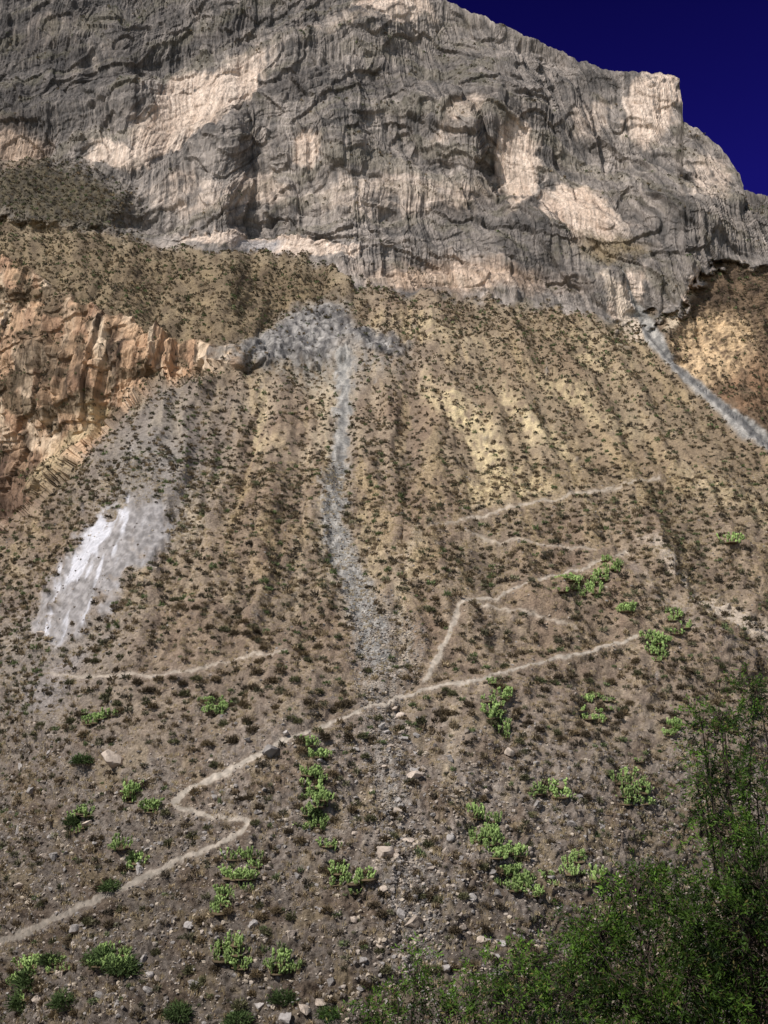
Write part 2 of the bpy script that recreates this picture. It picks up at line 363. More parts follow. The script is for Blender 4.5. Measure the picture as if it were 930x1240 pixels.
terr=(1-cliffm)*sm(470,440,PY)*sm(470,400,PX)
col=mix(col,mix(C(100,86,68)+O,C(144,126,98),np.clip(.45+.8*n2,0,1)),0.8*terr)
col=mix(col,C(150,136,116)+O,.5*sm(30,0,PY-cbase)*np.clip(.5+n2,0,1))
oc=mix(C(200,166,134)+O,C(164,130,106),np.clip(.25+1.1*fbm(PX/26,PY/40,4,161),0,1))
oc=mix(oc,C(222,198,170)+O,np.clip(1.8*fbm(PX/20,PY/70,3,164),0,.9))
oc=mix(oc,C(78,64,52)+O,sm(.34,.5,ridged(PX/26,PY/120,2,167)*.5+.5*fbm(PX/18,PY/50,4,168))*.7)
scrubp=sm(.05,.3,fbm(PX/40,PY/24,4,166)+.25*np.sin(PY/18))
oc=mix(oc,C(108,93,74)+O,scrubp*.8)
oc=mix(oc,C(208,186,148)+O,0.7*stroke(wx,wy,[(60,590,12),(100,540,12),(120,500,10)],10))
oc=mix(oc,C(92,72,62)+O,0.8*blob(wx,wy,0,600,60,60,-30,.6))  # shadow of the left ravine, painted as a dark patch
oc=mix(oc,C(90,76,62)+O,0.65*blob(wx,wy,70,440,45,30,30,.6))
cleft_shade=np.zeros(PX.shape)
for (a,b,rx,ry) in [(140,428,5,28),(152,434,3,20),(128,398,3,14),(240,432,3,12),(60,480,3,24),(100,470,3,20),(15,400,3,26)]: cleft_shade=np.maximum(cleft_shade,blob(PX+3*n4,PY+3*n2,a,b,rx,ry,0,.5))
oc=mix(oc,C(46,36,30)+O,.85*cleft_shade)  # shaded crevices painted as near-black marks in the cliff colour
col=mix(col,oc,orangem)
rc=mix(C(122,102,82)+O,C(84,70,58),np.clip(.45+1.0*n2,0,1))
rc=mix(rc,C(212,182,144)+O,np.clip(blob(wx,wy,858,425,52,34,-25,.5)*(.75+1.0*n4+.7*n2),0,1))
rc=mix(rc,C(180,142,110)+O,.5*np.clip(blob(wx,wy,905,470,44,32,-25,.6)*(.6+1.2*n2),0,1))
rc=mix(rc,C(214,194,168)+O,.95*stroke(wx,wy,[(838,330,5),(824,365,10),(806,400,8)],7))
col=mix(col,rc,rightm)
col=mix(col,C(150,145,139)+O,.8*np.clip(blob(wx,wy,415,438,64,30,0,.8)+blob(wx,wy,300,432,36,18,0,.7),0,1)*(1-cliffm)*np.clip(.7+n4,0,1))
col=mix(col,mix(C(92,89,88)+O,C(164,158,152),np.clip(.45+1.0*n4+.6*n2,0,1)),outs*.97)
# ---- cliff colours
fl=fbm(xz/2.2,Z/45,4,171); fl2=fbm(xz/22,Z/50,3,174); dg=fbm((PX*.8-PY*.5)/40,(PY+PX*.25)/14,4,177)
cc=mix(C(96,91,87)+O,C(172,160,150),np.clip(.47+.6*fl+.4*fl2+.35*bedn+.35*dg,0,1))
palec=np.clip(sm(.22,.55,pale*(.95+.5*fl+.35*bedn+.3*n4+.3*n2))*pale*1.25,0,1)
cc=mix(cc,mix(C(196,174,156)+O,C(226,206,188),np.clip(.5+.8*fl+.4*n4,0,1)),palec*.95)
cc=mix(cc,C(186,152,122)+O,np.clip(.45*blob(wx,wy,20,175,30,30,0,.5)+.35*blob(wx,wy,560,335,120,18,4,.5)+.2*pale*np.clip(n1*2,0,1),0,1))
dark=np.zeros(PX.shape)  # dark grey rock; the upper-left entries also paint the corner vignette
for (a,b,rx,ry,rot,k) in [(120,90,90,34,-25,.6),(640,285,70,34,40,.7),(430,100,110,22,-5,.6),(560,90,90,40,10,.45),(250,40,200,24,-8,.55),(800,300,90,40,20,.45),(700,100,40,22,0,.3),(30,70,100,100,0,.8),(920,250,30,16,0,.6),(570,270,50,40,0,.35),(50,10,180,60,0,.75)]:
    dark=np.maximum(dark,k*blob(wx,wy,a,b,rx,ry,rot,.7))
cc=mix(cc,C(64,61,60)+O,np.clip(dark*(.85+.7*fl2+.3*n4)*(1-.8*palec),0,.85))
jt=1-sm(0,.05,np.abs(fbm(PX/260,strat/28,3,181)))
cc=mix(cc,C(60,56,54)+O,.45*jt*sm(-.3,.3,n2+.2)*(1-.4*pale))
jt2=1-sm(0,.05,np.abs(fbm(xz/9,Z/70,3,184)))
cc=mix(cc,C(60,56,54)+O,.4*jt2*sm(-.2,.4,n2+.1))
cc=mix(cc,C(50,46,44)+O,.85*crease_shade*np.clip(.7+n4,0,1))  # shadow line painted along the edge of each ledge
veg=sm(0.1,.5,bedn+.4*n2)*.4
cc=mix(cc,C(98,93,74)+O,veg*sm(.9,.3,pale))
cc=mix(cc,mix(C(60,54,44)+O,C(96,86,66),np.clip(.5+n4+.3*n2,0,1)),.9*shoulder)
cc=mix(cc,C(142,122,88)+O,.55*blob(wx,wy,740,300,40,12,15,.7))
cc=mix(cc,C(130,136,144)+O,.6*blob(wx,wy,310,292,26,10,0,.5))
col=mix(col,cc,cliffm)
# ---- scree
scr=stroke(PX+8*n2+5*n4,PY+3*n4,chute,5)
scr_r=stroke(PX+3*n2+2*n4,PY+3*n4,chute_r,2.5)
scr_l=np.clip(stroke(wx,wy,[(466,770,34),(462,800,34),(466,850,24),(474,930,18),(480,1000,22),(490,1060,28),(500,1160,32)],20),0,1)
scol=mix(C(124,121,117)+O,C(176,170,162),np.clip(.4+n4,0,1))
col=mix(col,scol,.65*scr_l*np.clip(.6+n4,0,1)*(1-tmax))
scree=(np.maximum(scr,scr_r)>.5)&(tmax<.5)
col=mix(col,C(166,152,136)+O,.5*stroke(wx,wy,[(a,b,c+9) for a,b,c in chute],7))
col=mix(col,scol,np.maximum(scr,scr_r))
col=mix(col,C(212,194,174)+O,.85*stroke(PX+4*n4+4*n2,PY,[(730,335,4),(752,370,11),(772,402,8)],6)*(1-scr_r))
pcol=mix(C(154,144,131)+O,C(188,175,159),np.clip(.5+n4,0,1))
col=mix(col,C(146,129,112)+O,twide*.4)
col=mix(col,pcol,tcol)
col=col*(1-.20*sm(900,1150,PY)-.26*sm(850,1200,PY+.6*np.abs(PX-465)-130))[...,None]  # lens vignette multiplied into the terrain colour; whole lower slope darkened too
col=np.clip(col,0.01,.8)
# ------------------------------------------------------------ build region meshes
idx=np.arange(NX*NY).reshape(NX,NY)
F=np.stack([idx[:-1,:-1],idx[1:,:-1],idx[1:,1:],idx[:-1,1:]],-1)
def fc(A): return 0.25*(A[:-1,:-1]+A[1:,:-1]+A[1:,1:]+A[:-1,1:])
reg=np.zeros(F.shape[:2],int)
reg[fc(cliffm)>.5]=1
reg[(reg==0)&(fc(orangem)>.5)]=2
reg[(reg==0)&(fc(outm)>.5)]=5
reg[(reg==0)&(fc(wh)>.5)]=6
names_t=list(trails)
fs=fc(scree.astype(float))>.5
fcx=fc(PX)
reg[fs&(fcx<600)]=3; reg[fs&(fcx>=600)]=4
for k,nm in enumerate(names_t):
    reg[(fc(tm[nm])>.5)&(reg!=1)]=10+k
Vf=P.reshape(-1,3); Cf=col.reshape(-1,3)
info={0:('hillside',M_hill,1),1:('cliff',M_cliff,0),2:('cliff',M_crag,0),3:('scree',M_scree,1),4:('scree',M_scree,1),5:('rock_outcrop',M_crag,1),6:('rock_face',M_bare,1)}
for r in np.unique(reg):
    f=F[reg==r]
    u,inv=np.unique(f,return_inverse=True)
    nm,mt,smo=info[r] if r in info else ('path',M_path,1)
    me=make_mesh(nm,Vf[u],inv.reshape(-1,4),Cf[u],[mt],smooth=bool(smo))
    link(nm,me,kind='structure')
top=P[:,-1]; ct=col[:,-1]
rows=[top]
for dy,dz in [(6,1.0),(30,4),(120,6),(500,-40),(1500,-300)]:
    r=top.copy(); r[:,1]+=dy; r[:,0]*=(1+dy/500); r[:,2]+=dz; rows.append(r)
R=np.stack(rows,1); nr=R.shape[1]
ii=np.arange(NX*nr).reshape(NX,nr)
f=np.stack([ii[:-1,:-1],ii[1:,:-1],ii[1:,1:],ii[:-1,1:]],-1).reshape(-1,4)
me=make_mesh('terrain',R.reshape(-1,3),f,np.repeat(ct[:,None],nr,1).reshape(-1,3),[M_cliff]); link('terrain',me,kind='structure')
bot=P[:,0][::4]; nb=len(bot)
ks=np.concatenate([[0.0],np.linspace(0.02,1,70)])
R=np.zeros((nb,len(ks),3))
for k,a in enumerate(ks):
    y=bot[:,1]*(1-a)+(-20)*a
    x=bot[:,0]*(1+0.6*a)
    zf=bot[:,2]-0.73*(bot[:,1]-y); zn=-1.7-0.72*np.maximum(y,0)-0.3*np.minimum(y,0)
    nzz=0.4*fbm(x/5,y/5,3,201)
    z=np.logaddexp(zf/2,zn/2)*2 if a>0 else zf
    R[:,k]=np.stack([x,y,z+(nzz if a>0 else 0)*min(1,a*10)],-1)
ii=np.arange(nb*len(ks)).reshape(nb,-1)
f=np.stack([ii[:-1,:-1],ii[:-1,1:],ii[1:,1:],ii[1:,:-1]],-1).reshape(-1,4)
me=make_mesh('ground',R.reshape(-1,3),f,np.tile(C(120,104,88),(nb*len(ks),1)),[M_hill]); link('ground',me,kind='structure')
def near_z(y): return -1.7-0.72*y
def at(px,py):
    i=int(np.argmin(np.abs(px1-px)))
    j=int(np.argmin(np.abs(PY[i]-py)))
    return P[i,j],NR[i,j]
# ------------------------------------------------------------ shrub templates
def shrub_tpl(n,seed,wid=0.11,ln=0.42):
    r=np.random.default_rng(seed)
    th=r.random(n)*2*np.pi; ph=np.arccos(r.random(n)*0.95)
    d=np.stack([np.sin(ph)*np.cos(th),np.sin(ph)*np.sin(th),np.cos(ph)*0.95],-1)
    rad=0.5*(0.75+0.5*r.random(n)); c=d*rad[:,None]*(0.45+0.4*r.random(n))[:,None]
    e=d+0.6*r.normal(size=(n,3)); e/=np.linalg.norm(e,axis=1,keepdims=True)
    s=np.cross(e,r.normal(size=(n,3))); s/=np.linalg.norm(s,axis=1,keepdims=True)
    a=c-s*wid; b=c+s*wid; t=c+e*ln*(0.5+0.6*r.random(n))[:,None]
    V=np.stack([a,b,t],1).reshape(-1,3); V[:,2]=np.abs(V[:,2])-0.05
    Fc=np.arange(n*3).reshape(-1,3)
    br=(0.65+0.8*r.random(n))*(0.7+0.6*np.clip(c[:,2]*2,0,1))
    return V,Fc,np.repeat(br,3)
def scatter(name,pos,scale,cols,tpls,mat,props,zs=1.0):
    Vs=[];Fs=[];Cs=[];off=0
    k=rng.integers(0,len(tpls),len(pos))
    for t,(V,Fc,br) in enumerate(tpls):
        s=np.where(k==t)[0]
        if len(s)==0: continue
        a=rng.random(len(s))*2*np.pi; c=np.cos(a);sn=np.sin(a)
        sx=scale[s]*(0.8+0.4*rng.random(len(s))); sz=scale[s]*(0.75+0.5*rng.random(len(s)))*zs
        x=V[None,:,0]*sx[:,None]; y=V[None,:,1]*scale[s][:,None]; z=V[None,:,2]*sz[:,None]
        W=np.stack([x*c[:,None]-y*sn[:,None],x*sn[:,None]+y*c[:,None],z],-1)+pos[s][:,None]
        f=(Fc[None]+(np.arange(len(s))*len(V))[:,None,None]).reshape(-1,3)+off
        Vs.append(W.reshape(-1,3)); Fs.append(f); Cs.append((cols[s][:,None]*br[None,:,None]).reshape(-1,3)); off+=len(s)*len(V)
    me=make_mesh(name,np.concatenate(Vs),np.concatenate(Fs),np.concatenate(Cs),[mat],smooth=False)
    return link(name,me,**props)
barem=np.clip(1.4*np.maximum(scr,scr_r),0,1)
den=np.ones(PX.shape)*(1-cliffm)*(1-np.clip(twide*1.6,0,1))*(1-barem)
den*=(1-np.clip(1.3*whs,0,1))*(1-orangem*(.92-.6*scrubp))*(1-.92*np.clip(1.3*outs,0,1))*(1-.75*gm)*(1-.6*gl)
ribs=fbm(fan/30,PY/120,3,212)
den*=np.clip(.85+1.2*fbm(X/9,Z/7,3,211)+.7*ribs-0.4*st*up-.4*ribr,0.06,2.0)
den*=1-.6*np.clip(scr_l,0,1)
den*=1-.85*rightm*blob(PX,PY,855,415,64,44,-25,.6)
den*=1-.7*stroke(PX,PY,[(770,650,3),(830,690,8),(880,735,12),(935,775,11)],8)
den+=cliffm*(0.05*sm(.1,.4,bedn+.3*n2)*(1-pale)+.6*shoulder)
inb=(PX>-120)&(PX<1050)&(PY<1330)
w=(area*den*inb).ravel(); w/=w.sum()
cand=rng.choice(len(w),90000,p=w,replace=False)
pc=Vf[cand]
key=np.floor(np.stack([pc[:,0]/1.15,pc[:,1]/1.15,pc[:,2]/1.15],-1)+rng.random(3)).astype(int)
_,uq=np.unique(key,axis=0,return_index=True)
cand=cand[uq]; rng.shuffle(cand)
pc=Vf[cand]
keep=rng.random(len(pc))<np.where(pc[:,1]<150,.85,.5)
cand=cand[keep];pc=pc[keep];cpy=PY.ravel()[cand];cpx=PX.ravel()[cand]
size=(0.38+0.82*rng.random(len(pc))**1.5)*np.where(pc[:,1]>220,1.2,1.0)*np.where(cpy>900,.8,1)
pal=np.array([C(102,90,72),C(118,103,82),C(94,90,70),C(128,112,90),C(110,107,84),C(86,78,66),C(146,130,104)])
scol_=pal[rng.integers(0,len(pal),len(pc))]*(.6+.6*rng.random(len(pc)))[:,None]
grn=(rng.random(len(pc))<.10); scol_[grn]=C(102,112,76)
print('shrubs',len(pc))
vis=(cpx>0)&(cpx<930)&(cpy<1235)&~((cpx>640)&(cpy>1000))
app=np.where(vis,size/pc[:,1],0)
order=np.argsort(-app); ind=order[:290]; rest=order[290:]
near_t=[shrub_tpl(300,s,0.045,0.30) for s in range(6)]
tmeshes=[]
for i,(V,Fc,br) in enumerate(near_t):
    for j,base in enumerate([C(110,95,72),C(96,94,68),C(92,80,63)]):
        tmeshes.append(make_mesh('desert_shrub',V,Fc,base[None]*br[:,None],[M_shrub],smooth=False))
for q,i in enumerate(ind):
    m=tmeshes[rng.integers(0,len(tmeshes))]
    s=size[i]*1.1
    o=link('desert_shrub',m,loc=pc[i]-np.array([0,0,.04]),label='dry brown low shrub growing on the stony slope',category='shrub',group='dry shrubs scattered over the slope')
    o.scale=(s*(.8+.4*rng.random()),s,s*(.85+.5*rng.random())); o.rotation_euler=(0,0,rng.random()*6.28)
bt=[]
for s in range(4):
    V,Fc,br=shrub_tpl(900,60+s,0.022,0.2)
    bt.append(make_mesh('leafy_bush',V,Fc,C(76,92,54)[None]*br[:,None],[M_shrub],smooth=False))
for (a,b,s) in [(105,926,26),(135,1075,26),(128,1165,40),(150,1178,34),(50,1190,44),(22,1215,38),(88,1216,32),(215,1228,30),(285,1232,30),(160,1036,20),(95,1000,22),(70,1165,28),(270,1088,20),(380,990,18),(340,1205,26),(398,1222,28)]:
    p,_=at(a,b); sz=s*p[1]/1000*1.1
    o=link('leafy_bush',bt[rng.integers(0,4)],loc=p-np.array([0,0,.05]),label='dark green leafy bush growing among stones',category='bush',group='green bushes on the slope')
    o.scale=(sz*(.9+.4*rng.random()),sz,sz*(.7+.4*rng.random())); o.rotation_euler=(0,0,rng.random()*6.28)
rest_n=rest[pc[rest,1]<170]; rest_f=rest[pc[rest,1]>=170]
mid_t=[shrub_tpl(64,20+s,0.085,0.38) for s in range(6)]
far_t=[shrub_tpl(24,40+s,0.19,0.42) for s in range(5)]
o1=scatter('scrub',pc[rest_n],size[rest_n]*1.1,scol_[rest_n],mid_t,M_shrub,{},1.2)
o2=scatter('scrub_far',pc[rest_f],size[rest_f]*1.1,scol_[rest_f],far_t,M_shrub,{},1.25)
bpy.ops.object.select_all(action='DESELECT')
o1.select_set(True);o2.select_set(True);bpy.context.view_layer.objects.active=o1
bpy.ops.object.join()
o1['kind']='stuff'; o1['label']='low dry scrub dotting the whole stony hillside'; o1['category']='scrub'
w=(area*inb*(1-cliffm)*(1-tmax)*(1-orangem)*(1-wh)*(1-outm)*np.clip(.5+n2+.6*st*up,0.05,2)*(PY>560)).ravel(); w/=w.sum()
gc=rng.choice(len(w),28000,p=w,replace=False)
def grass_tpl(n,seed):
    r=np.random.default_rng(seed)
    b=r.normal(size=(n,3))*0.22; b[:,2]=0
    d=r.normal(size=(n,3))*.35; d[:,2]=.8+.3*r.random(n)
    s=r.normal(size=(n,3)); s[:,2]=0; s/=np.linalg.norm(s,axis=1,keepdims=True)
    V=np.stack([b-s*.03,b+s*.03,b+d*.42],1).reshape(-1,3)
    return V,np.arange(n*3).reshape(-1,3),np.repeat(.7+.5*r.random(n),3)
gcol=np.array([C(180,160,126),C(154,137,110),C(198,179,140)])[rng.integers(0,3,len(gc))]
scatter('dry_grass',Vf[gc],.4+.5*rng.random(len(gc)),gcol,[grass_tpl(18,s) for s in range(4)],M_shrub,{'kind':'stuff','label':'straw coloured dry grass tufts on the slope','category':'grass'})
# ------------------------------------------------------------ rocks
def rock_mesh(seed,sub=3,nc=14):
    import bmesh
    bm=bmesh.new(); bmesh.ops.create_icosphere(bm,subdivisions=sub,radius=.5)
    r=np.random.default_rng(seed)
    co=np.array([v.co[:] for v in bm.verts])
    for _ in range(nc):
        d=r.normal(size=3); d/=np.linalg.norm(d); h=.18+.18*r.random()
        pr=co@d; co=co-np.maximum(pr-h,0)[:,None]*d
    co*=np.array([1.2,.8+.4*r.random(),.7+.4*r.random()])
    co+=0.02*np.stack([fbm(co[:,0]*5+seed,co[:,1]*5+co[:,2]*3,2,seed+k) for k in range(3)],-1)
    fs=np.array([[v.index for v in f.verts] for f in bm.faces]); bm.free()
    return co,fs
rt=[rock_mesh(s,3) for s in range(8)]
rmesh=[make_mesh('boulder',V,Fc,np.tile(c,(len(V),1)),[M_rock],smooth=False) for (V,Fc) in rt for c in (C(176,161,146),C(154,147,141))]
big=[(140,928,30),(327,918,28),(615,914,15),(500,948,18),(463,1041,24),(650,976,10),(693,1006,11),(492,1020,13),(480,987,12),(166,1049,17),(52,770,14),(575,930,9),(385,925,9),(300,960,10),(255,975,10),(700,970,9),(730,1000,9),(545,1010,10),(600,1085,10),(500,1125,20),(430,1110,11),(230,1120,12),(350,1130,12),(110,1000,12),(40,960,14),(20,1010,15),(60,1040,12),(30,1075,14),(90,1130,16),(180,1120,10),(310,1210,16),(400,1190,14),(360,1060,10),(320,1065,9),(465,1085,10),(520,1060,10),(560,1130,12),(540,1180,12),(640,1030,9),(590,955,8),(525,985,8),(450,960,8),(430,1010,8),(45,880,9),(15,930,12),(75,910,8),(230,1190,13),(180,1200,14),(60,1215,16),(345,1235,18)]
for a in range(130):
    big.append((rng.random()*760-5,880+rng.random()**.8*350,4+8*rng.random()**2.2))
for a in range(95):
    yy=830+rng.random()**.9*390; big.append((475+(yy-830)*.06+rng.normal()*(22+.1*(yy-830)),yy,4+8*rng.random()**2))
for (a,b,s) in big:
    if stroke(np.array([float(a)]),np.array([float(b)]),trails['main'],1)[0]>.3: b+=14
    p,_=at(a,b); sz=s*p[1]/1000*1.15
    o=link('boulder',rmesh[rng.integers(0,len(rmesh))],loc=p+np.array([0,0,.12*sz]),category='boulder',group='loose boulders on the slope',
      label='large pale angular boulder resting on the slope' if s>14 else 'small pale grey rock lying on the slope')
    o.scale=(sz*1.1,sz,sz); o.rotation_euler=(rng.normal()*.3,rng.normal()*.3,rng.random()*6.28)
w=(area*inb*(1-cliffm)*(1-.9*tmax)*(.05+1.0*sm(840,1000,PY+60*n1)*np.clip(.6+1.3*n2,.1,2)+2.2*scr_l+.8*np.maximum(scr,scr_r))*(PY>560)).ravel(); w/=w.sum()
gc=rng.choice(len(w),52000,p=w,replace=False)
st_t=[(lambda V,Fc:(V,Fc,np.ones(len(V))))(*rock_mesh(30+s,1,8)) for s in range(5)]
scl=0.12+.40*rng.random(len(gc))**4
scol2=np.array([C(178,165,152),C(156,149,143),C(190,175,156),C(128,120,113),C(106,96,87)])[rng.integers(0,5,len(gc))]
scatter('gravel',Vf[gc]+np.array([0,0,.03]),scl,scol2,st_t,M_rock,{'kind':'stuff','label':'loose angular stones strewn over the lower slope','category':'gravel'})
# ------------------------------------------------------------ cactus clumps
def cactus(seed):
    r=np.random.default_rng(seed)
    nu,nv=7,5
    u=np.arange(nu)/nu*2*np.pi; vv=np.linspace(0,np.pi,nv)
    base=np.array([[np.sin(b)*np.cos(a),np.sin(b)*np.sin(a),1-np.cos(b)] for b in vv for a in u])
    fq=[]
    for b in range(nv-1):
        for a in range(nu):
            fq.append([b*nu+a,b*nu+(a+1)%nu,(b+1)*nu+(a+1)%nu,(b+1)*nu+a])
    fq=np.array(fq)
    Vs=[base*np.array([.48,.48,.05])-np.array([0,0,.04])];Fs=[fq];Cs=[np.tile(C(96,82,62),(len(base),1))];off=len(base)
    def pad(p,d,L,depth,shade):
        nonlocal off
        d=d/np.linalg.norm(d)
        s=np.cross(d,r.normal(size=3)); s/=np.linalg.norm(s); t=np.cross(d,s)
        V=base*np.array([L*.38,L*.13,L*.5])
        W=p+V[:,0:1]*s+V[:,1:2]*t+V[:,2:3]*d
        Vs.append(W);Fs.append(fq+off);off+=len(W)
        Cs.append(np.tile((shade*(.7+.6*r.random())),(len(W),1)))
        if depth>0:
            for _ in range(r.integers(1,4)):
                nd=d*.8+s*r.normal()*.6+np.array([0,0,.35])+r.normal(size=3)*.2
                pad(p+d*L*.9+s*r.normal()*L*.2,nd,L*(.7+.2*r.random()),depth-1,shade*1.08)
    for _ in range(12):
        a=r.random()*6.28; q=r.random()**.6*.5
        pad(np.array([np.cos(a)*q,np.sin(a)*q,-.02]),np.array([np.cos(a)*.4,np.sin(a)*.4,.9]),.15+.11*r.random(),2,C(126,146,86))
    return np.concatenate(Vs),np.concatenate(Fs),np.concatenate(Cs)
cm=[]
for s in range(8):
    V,Fc,cl=cactus(s+5); cm.append(make_mesh('cactus_clump',V,Fc,cl,[M_cactus]))
patches=[(262,852,20,14,5),(150,1045,16,20,4),(292,1050,16,28,7),(268,1092,16,18,5),(385,930,15,30,6),(378,985,14,34,9),(405,1050,14,26,3),(605,858,16,32,10),(716,856,22,22,8),(705,712,30,12,10),(733,692,14,10,5),(760,748,9,9,3),(797,787,12,18,5),(880,665,8,8,1),(765,955,16,32,7),(600,1012,18,28,8),(618,1055,18,26,8),(270,1150,22,22,6),(165,965,12,9,5),(190,982,8,8,3),(125,872,20,8,5),(100,1000,14,14,3),(140,1168,24,24,5),(55,1180,30,20,6),(815,885,16,14,4),(572,985,10,10,2),(650,1075,18,20,4),(425,1080,20,14,3),(660,965,20,14,3),(20,1205,20,16,3),(820,760,14,18,3),(700,1060,26,20,4),(330,1170,24,20,3)]
for (a,b,rx,ry,n) in patches:
    for q in range(int(n*1.7)):
        t=rng.random()*6.28; rr=rng.random()**.6*1.1
        x=a+rx*rr*math.cos(t); y=b+ry*rr*math.sin(t)
        p,_=at(x,y); sz=(8+12*rng.random()**1.3)*p[1]/1000*(1.1 if b<900 else 1.25)
        o=link('cactus_clump',cm[rng.integers(0,8)],loc=p,category='cactus',group='green cactus clumps on the slope',label='pale green prickly pear cactus clump on dry ground')
        o.scale=(sz*(.8+.5*rng.random()),sz,sz*(.9+.6*rng.random())); o.rotation_euler=(0,0,rng.random()*6.28)
# ------------------------------------------------------------ trees
def tube(pts,rad,ns=6):
    pts=np.array(pts);n=len(pts)
    d=np.gradient(pts,axis=0); d/=np.linalg.norm(d,axis=1,keepdims=True)+1e-9
    ref=np.array([.31,.9,.13]); s=np.cross(d,ref); s/=np.linalg.norm(s,axis=1,keepdims=True)+1e-9; t=np.cross(d,s)
    a=np.arange(ns)/ns*2*np.pi
    V=pts[:,None]+np.array(rad)[:,None,None]*(np.cos(a)[None,:,None]*s[:,None]+np.sin(a)[None,:,None]*t[:,None])
    F_=[]
    for i in range(n-1):
        for k in range(ns): F_.append([i*ns+k,i*ns+(k+1)%ns,(i+1)*ns+(k+1)%ns,(i+1)*ns+k])
    return V.reshape(-1,3),np.array(F_)
def ray_pt(px,py,y):
    t,e=rays(np.array([float(px)]),np.array([float(py)])); return np.array([t[0]*y,y,e[0]*y])
def tree(base,blobs,ncl,nleaf,seed,label,bright=1.0,bare=0):
    r=np.random.default_rng(seed)
    root=link('tree',None,loc=base,label=label,category='tree',group='feathery green trees on the near bank')
    base=np.array(base)
    w_=np.array([b[1]*b[3] for b in blobs]); w_/=w_.sum()
    Vs=[];Fs=[];Cs=[];off=0
    TV=[];TF=[];to=0
    allc=np.mean([b[0] for b in blobs],axis=0)
    fork=base*.45+allc*.55; fork[2]=base[2]+(allc[2]-base[2])*.5
    def addt(p,rd,ns=6):
        nonlocal to
        V,F_=tube(p,rd,ns); TV.append(V-base);TF.append(F_+to);to+=len(V)
    tt=np.linspace(0,1,8)[:,None]
    bend=r.normal(size=3)*.25; bend[2]=0
    addt(base*(1-tt)+fork*tt+np.sin(tt*np.pi)*bend-np.array([0,0,.3])*(tt<.01),np.linspace(.16,.09,8),9)
    limbs=[]
    for b in blobs:
        for _ in range(3):
            e=b[0]+r.normal(size=3)*.35*np.array(b[1:4]); m=(fork+e)/2+r.normal(size=3)*.25+np.array([0,0,.2])
            q=np.linspace(0,1,8)[:,None]; pts=(1-q)**2*fork+2*q*(1-q)*m+q*q*e
            addt(pts,np.linspace(.05,.010,8),6); limbs.append(pts[3:])
    L=np.concatenate(limbs)
    for c in range(ncl+bare):
        b=blobs[r.choice(len(blobs),p=w_)]
        d=r.normal(size=3); d/=np.linalg.norm(d)
        rad_=(r.random()**.5)*(1.0+.3*r.normal())
        p=b[0]+d*np.array(b[1:4])*rad_
        j=L[np.argmin(((L-p)**2).sum(1)+r.random(len(L))*.3)]
        q=np.linspace(0,1,5)[:,None]; mid=(j+p)/2+np.array([0,0,.15])+r.normal(size=3)*.08
        pts=(1-q)**2*j+2*q*(1-q)*mid+q*q*p
        addt(pts,np.linspace(.010,.003,5),3)
        if c>=ncl: continue
        n=int(nleaf*(.3+1.4*r.random()))
        g=r.integers(2,6); dirs=r.normal(size=(g,3))*.6+d*.5+np.array([0,0,.35]); dirs/=np.linalg.norm(dirs,axis=1,keepdims=True)
        k=r.integers(0,g,n); s=r.random(n); LN=.38+.3*r.random()
        cpos=p+dirs[k]*(s*LN)[:,None]+np.array([0,0,-1])*((s**2)*.22)[:,None]+r.normal(size=(n,3))*.02*(1.6-s)[:,None]
        e=dirs[k]*.8+r.normal(size=(n,3))*.55; e[:,2]-=.25; e/=np.linalg.norm(e,axis=1,keepdims=True)
        sd=np.cross(e,r.normal(size=(n,3))); sd/=np.linalg.norm(sd,axis=1,keepdims=True)
        ll=(.05+.055*r.random(n))[:,None]; wd=.008+.006*r.random(n)[:,None]
        V=np.stack([cpos,cpos+e*ll*.5+sd*wd,cpos+e*ll,cpos+e*ll*.5-sd*wd],1).reshape(-1,3)
        Vs.append(V-base);Fs.append(np.arange(n*4).reshape(-1,4)+off);off+=n*4
        tone=np.clip(.0+.4*d[2]*rad_+.75*r.random()**1.8+.15*s,0,1)[:,None]  # crown light put into leaf colour: lighter on top, darker below, plus random tone
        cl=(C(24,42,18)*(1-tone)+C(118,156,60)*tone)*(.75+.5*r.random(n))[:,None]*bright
        yl=r.random(n)<.04; cl[yl]=C(140,130,76)*bright
        Cs.append(np.repeat(cl,4,0))
    tv=np.concatenate(TV)
    link('trunk',make_mesh('trunk',tv,np.concatenate(TF),np.tile(C(70,60,52),(len(tv),1)),[M_bark]),parent=root)
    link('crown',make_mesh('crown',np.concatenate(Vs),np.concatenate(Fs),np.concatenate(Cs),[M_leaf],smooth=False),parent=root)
def B(px,py,y,rx,rz,ry=None):
    k=y/1000; return (ray_pt(px,py,y),rx*k,(ry or rx)*k,rz*k)
def gb(px,y):
    t,_=rays(np.array([float(px)]),np.array([1240.0])); return (t[0]*y,y,near_z(y))
tree(gb(935,15),[B(870,880,15,34,36),B(925,850,15,30,30),B(915,960,15,40,50),B(855,945,15,26,40),B(900,1020,15,45,40)],150,75,1,'tall wispy green tree with sparse airy crown and bare twigs',.85,90)
tree(gb(860,13),[B(850,1120,13,75,60),B(920,1090,13,45,70),B(800,1215,13,90,60),B(900,1200,13,70,80)],430,80,2,'dense dark green tree with narrow drooping leaves',.45,110)
tree(gb(720,14),[B(735,1130,14,42,40),B(700,1190,14,60,44),B(655,1235,14,55,30),B(780,1075,14,36,32)],190,65,3,'feathery bright green tree with thin bare branches',.8,100)
tree(gb(590,15),[B(600,1195,15,40,44),B(555,1230,15,46,30)],72,50,4,'small feathery green tree with sparse foliage',.95,40)
tree(gb(480,15),[B(500,1200,15,26,40),B(450,1232,15,40,22)],50,45,5,'small wispy green sapling rising above the bank',.9,26)
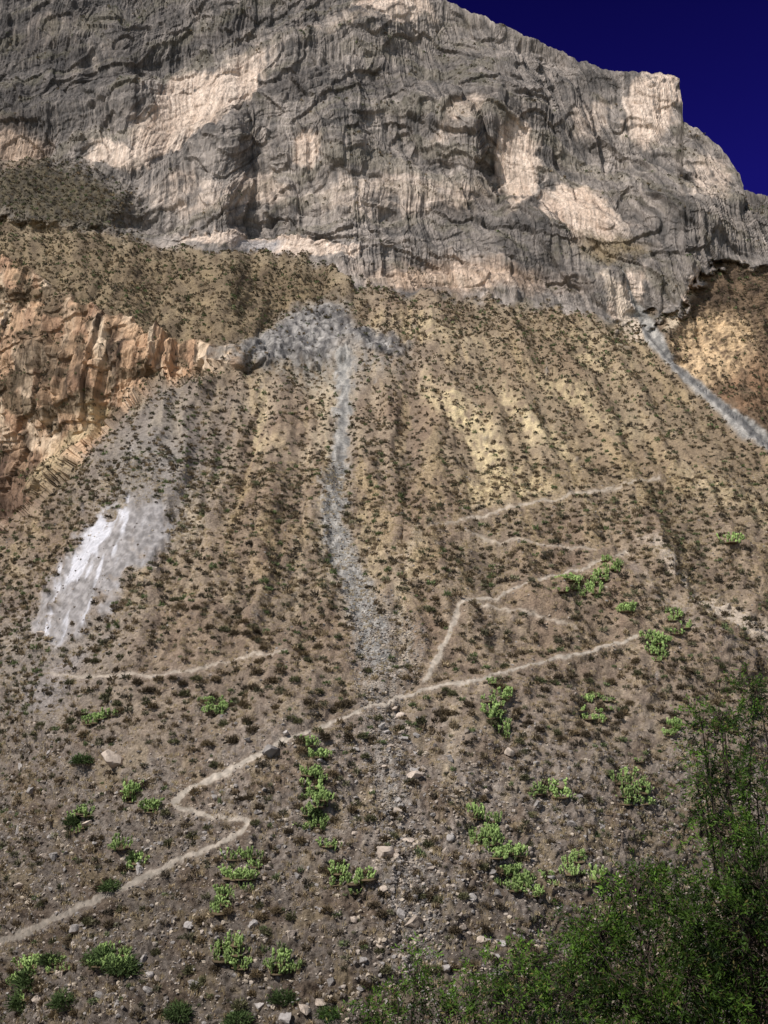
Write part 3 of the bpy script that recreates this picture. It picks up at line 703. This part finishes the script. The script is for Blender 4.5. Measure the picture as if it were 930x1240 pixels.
# ------------------------------------------------------------ light, sky, camera
sv=Vector((-.48,-.40,.78)).normalized()
sun=bpy.data.lights.new('sun','SUN'); sun.energy=4.8; sun.angle=math.radians(.5); sun.color=(1,.965,.925)
so=bpy.data.objects.new('sun',sun); scene.collection.objects.link(so)
so.rotation_euler=(-sv).to_track_quat('-Z','Y').to_euler()
wd=bpy.data.worlds.new('World'); scene.world=wd; wd.use_nodes=True
nt=wd.node_tree; bg=nt.nodes['Background']
sk=nt.nodes.new('ShaderNodeTexSky'); sk.sky_type='NISHITA'; sk.sun_disc=False
sk.sun_elevation=math.asin(sv.z); sk.sun_rotation=math.atan2(sv.x,sv.y)
sk.altitude=3000; sk.dust_density=0.3; sk.air_density=0.9; sk.ozone_density=1.5
tc=nt.nodes.new('ShaderNodeTexCoord'); sep=nt.nodes.new('ShaderNodeSeparateXYZ'); nt.links.new(tc.outputs['Generated'],sep.inputs[0])
mr=nt.nodes.new('ShaderNodeMapRange'); mr.interpolation_type='SMOOTHSTEP'; mr.inputs['From Min'].default_value=.35; mr.inputs['From Max'].default_value=-.25
nt.links.new(sep.outputs['Y'],mr.inputs['Value'])
zr=nt.nodes.new('ShaderNodeMapRange'); zr.inputs['From Min'].default_value=.52; zr.inputs['From Max'].default_value=.70; zr.inputs['To Min'].default_value=1.2; zr.inputs['To Max'].default_value=.6
nt.links.new(sep.outputs['Z'],zr.inputs['Value'])
navy=nt.nodes.new('ShaderNodeVectorMath'); navy.operation='SCALE'; navy.inputs[0].default_value=(.085,.04,.46); nt.links.new(zr.outputs[0],navy.inputs['Scale'])
tint=nt.nodes.new('ShaderNodeMix'); tint.data_type='RGBA'; tint.inputs[7].default_value=(1.75,1.4,1.1,1)
nt.links.new(navy.outputs[0],tint.inputs[6])
nt.links.new(mr.outputs[0],tint.inputs[0])
mul=nt.nodes.new('ShaderNodeMix'); mul.data_type='RGBA'; mul.blend_type='MULTIPLY'; mul.inputs[0].default_value=1
nt.links.new(tint.outputs[2],mul.inputs[7])
nt.links.new(sk.outputs[0],mul.inputs[6]); nt.links.new(mul.outputs[2],bg.inputs[0])
bg.inputs[1].default_value=0.11
cam=bpy.data.cameras.new('camera'); co=bpy.data.objects.new('camera',cam); scene.collection.objects.link(co)
cam.sensor_fit='VERTICAL'; cam.sensor_height=24; cam.lens=12/0.62; cam.clip_end=6000; cam.clip_start=.1
co.location=(0,0,0); co.rotation_euler=(math.radians(90)+PITCH,0,0)
scene.camera=co
scene.view_settings.view_transform='Standard'; scene.view_settings.look='None'; scene.view_settings.exposure=0
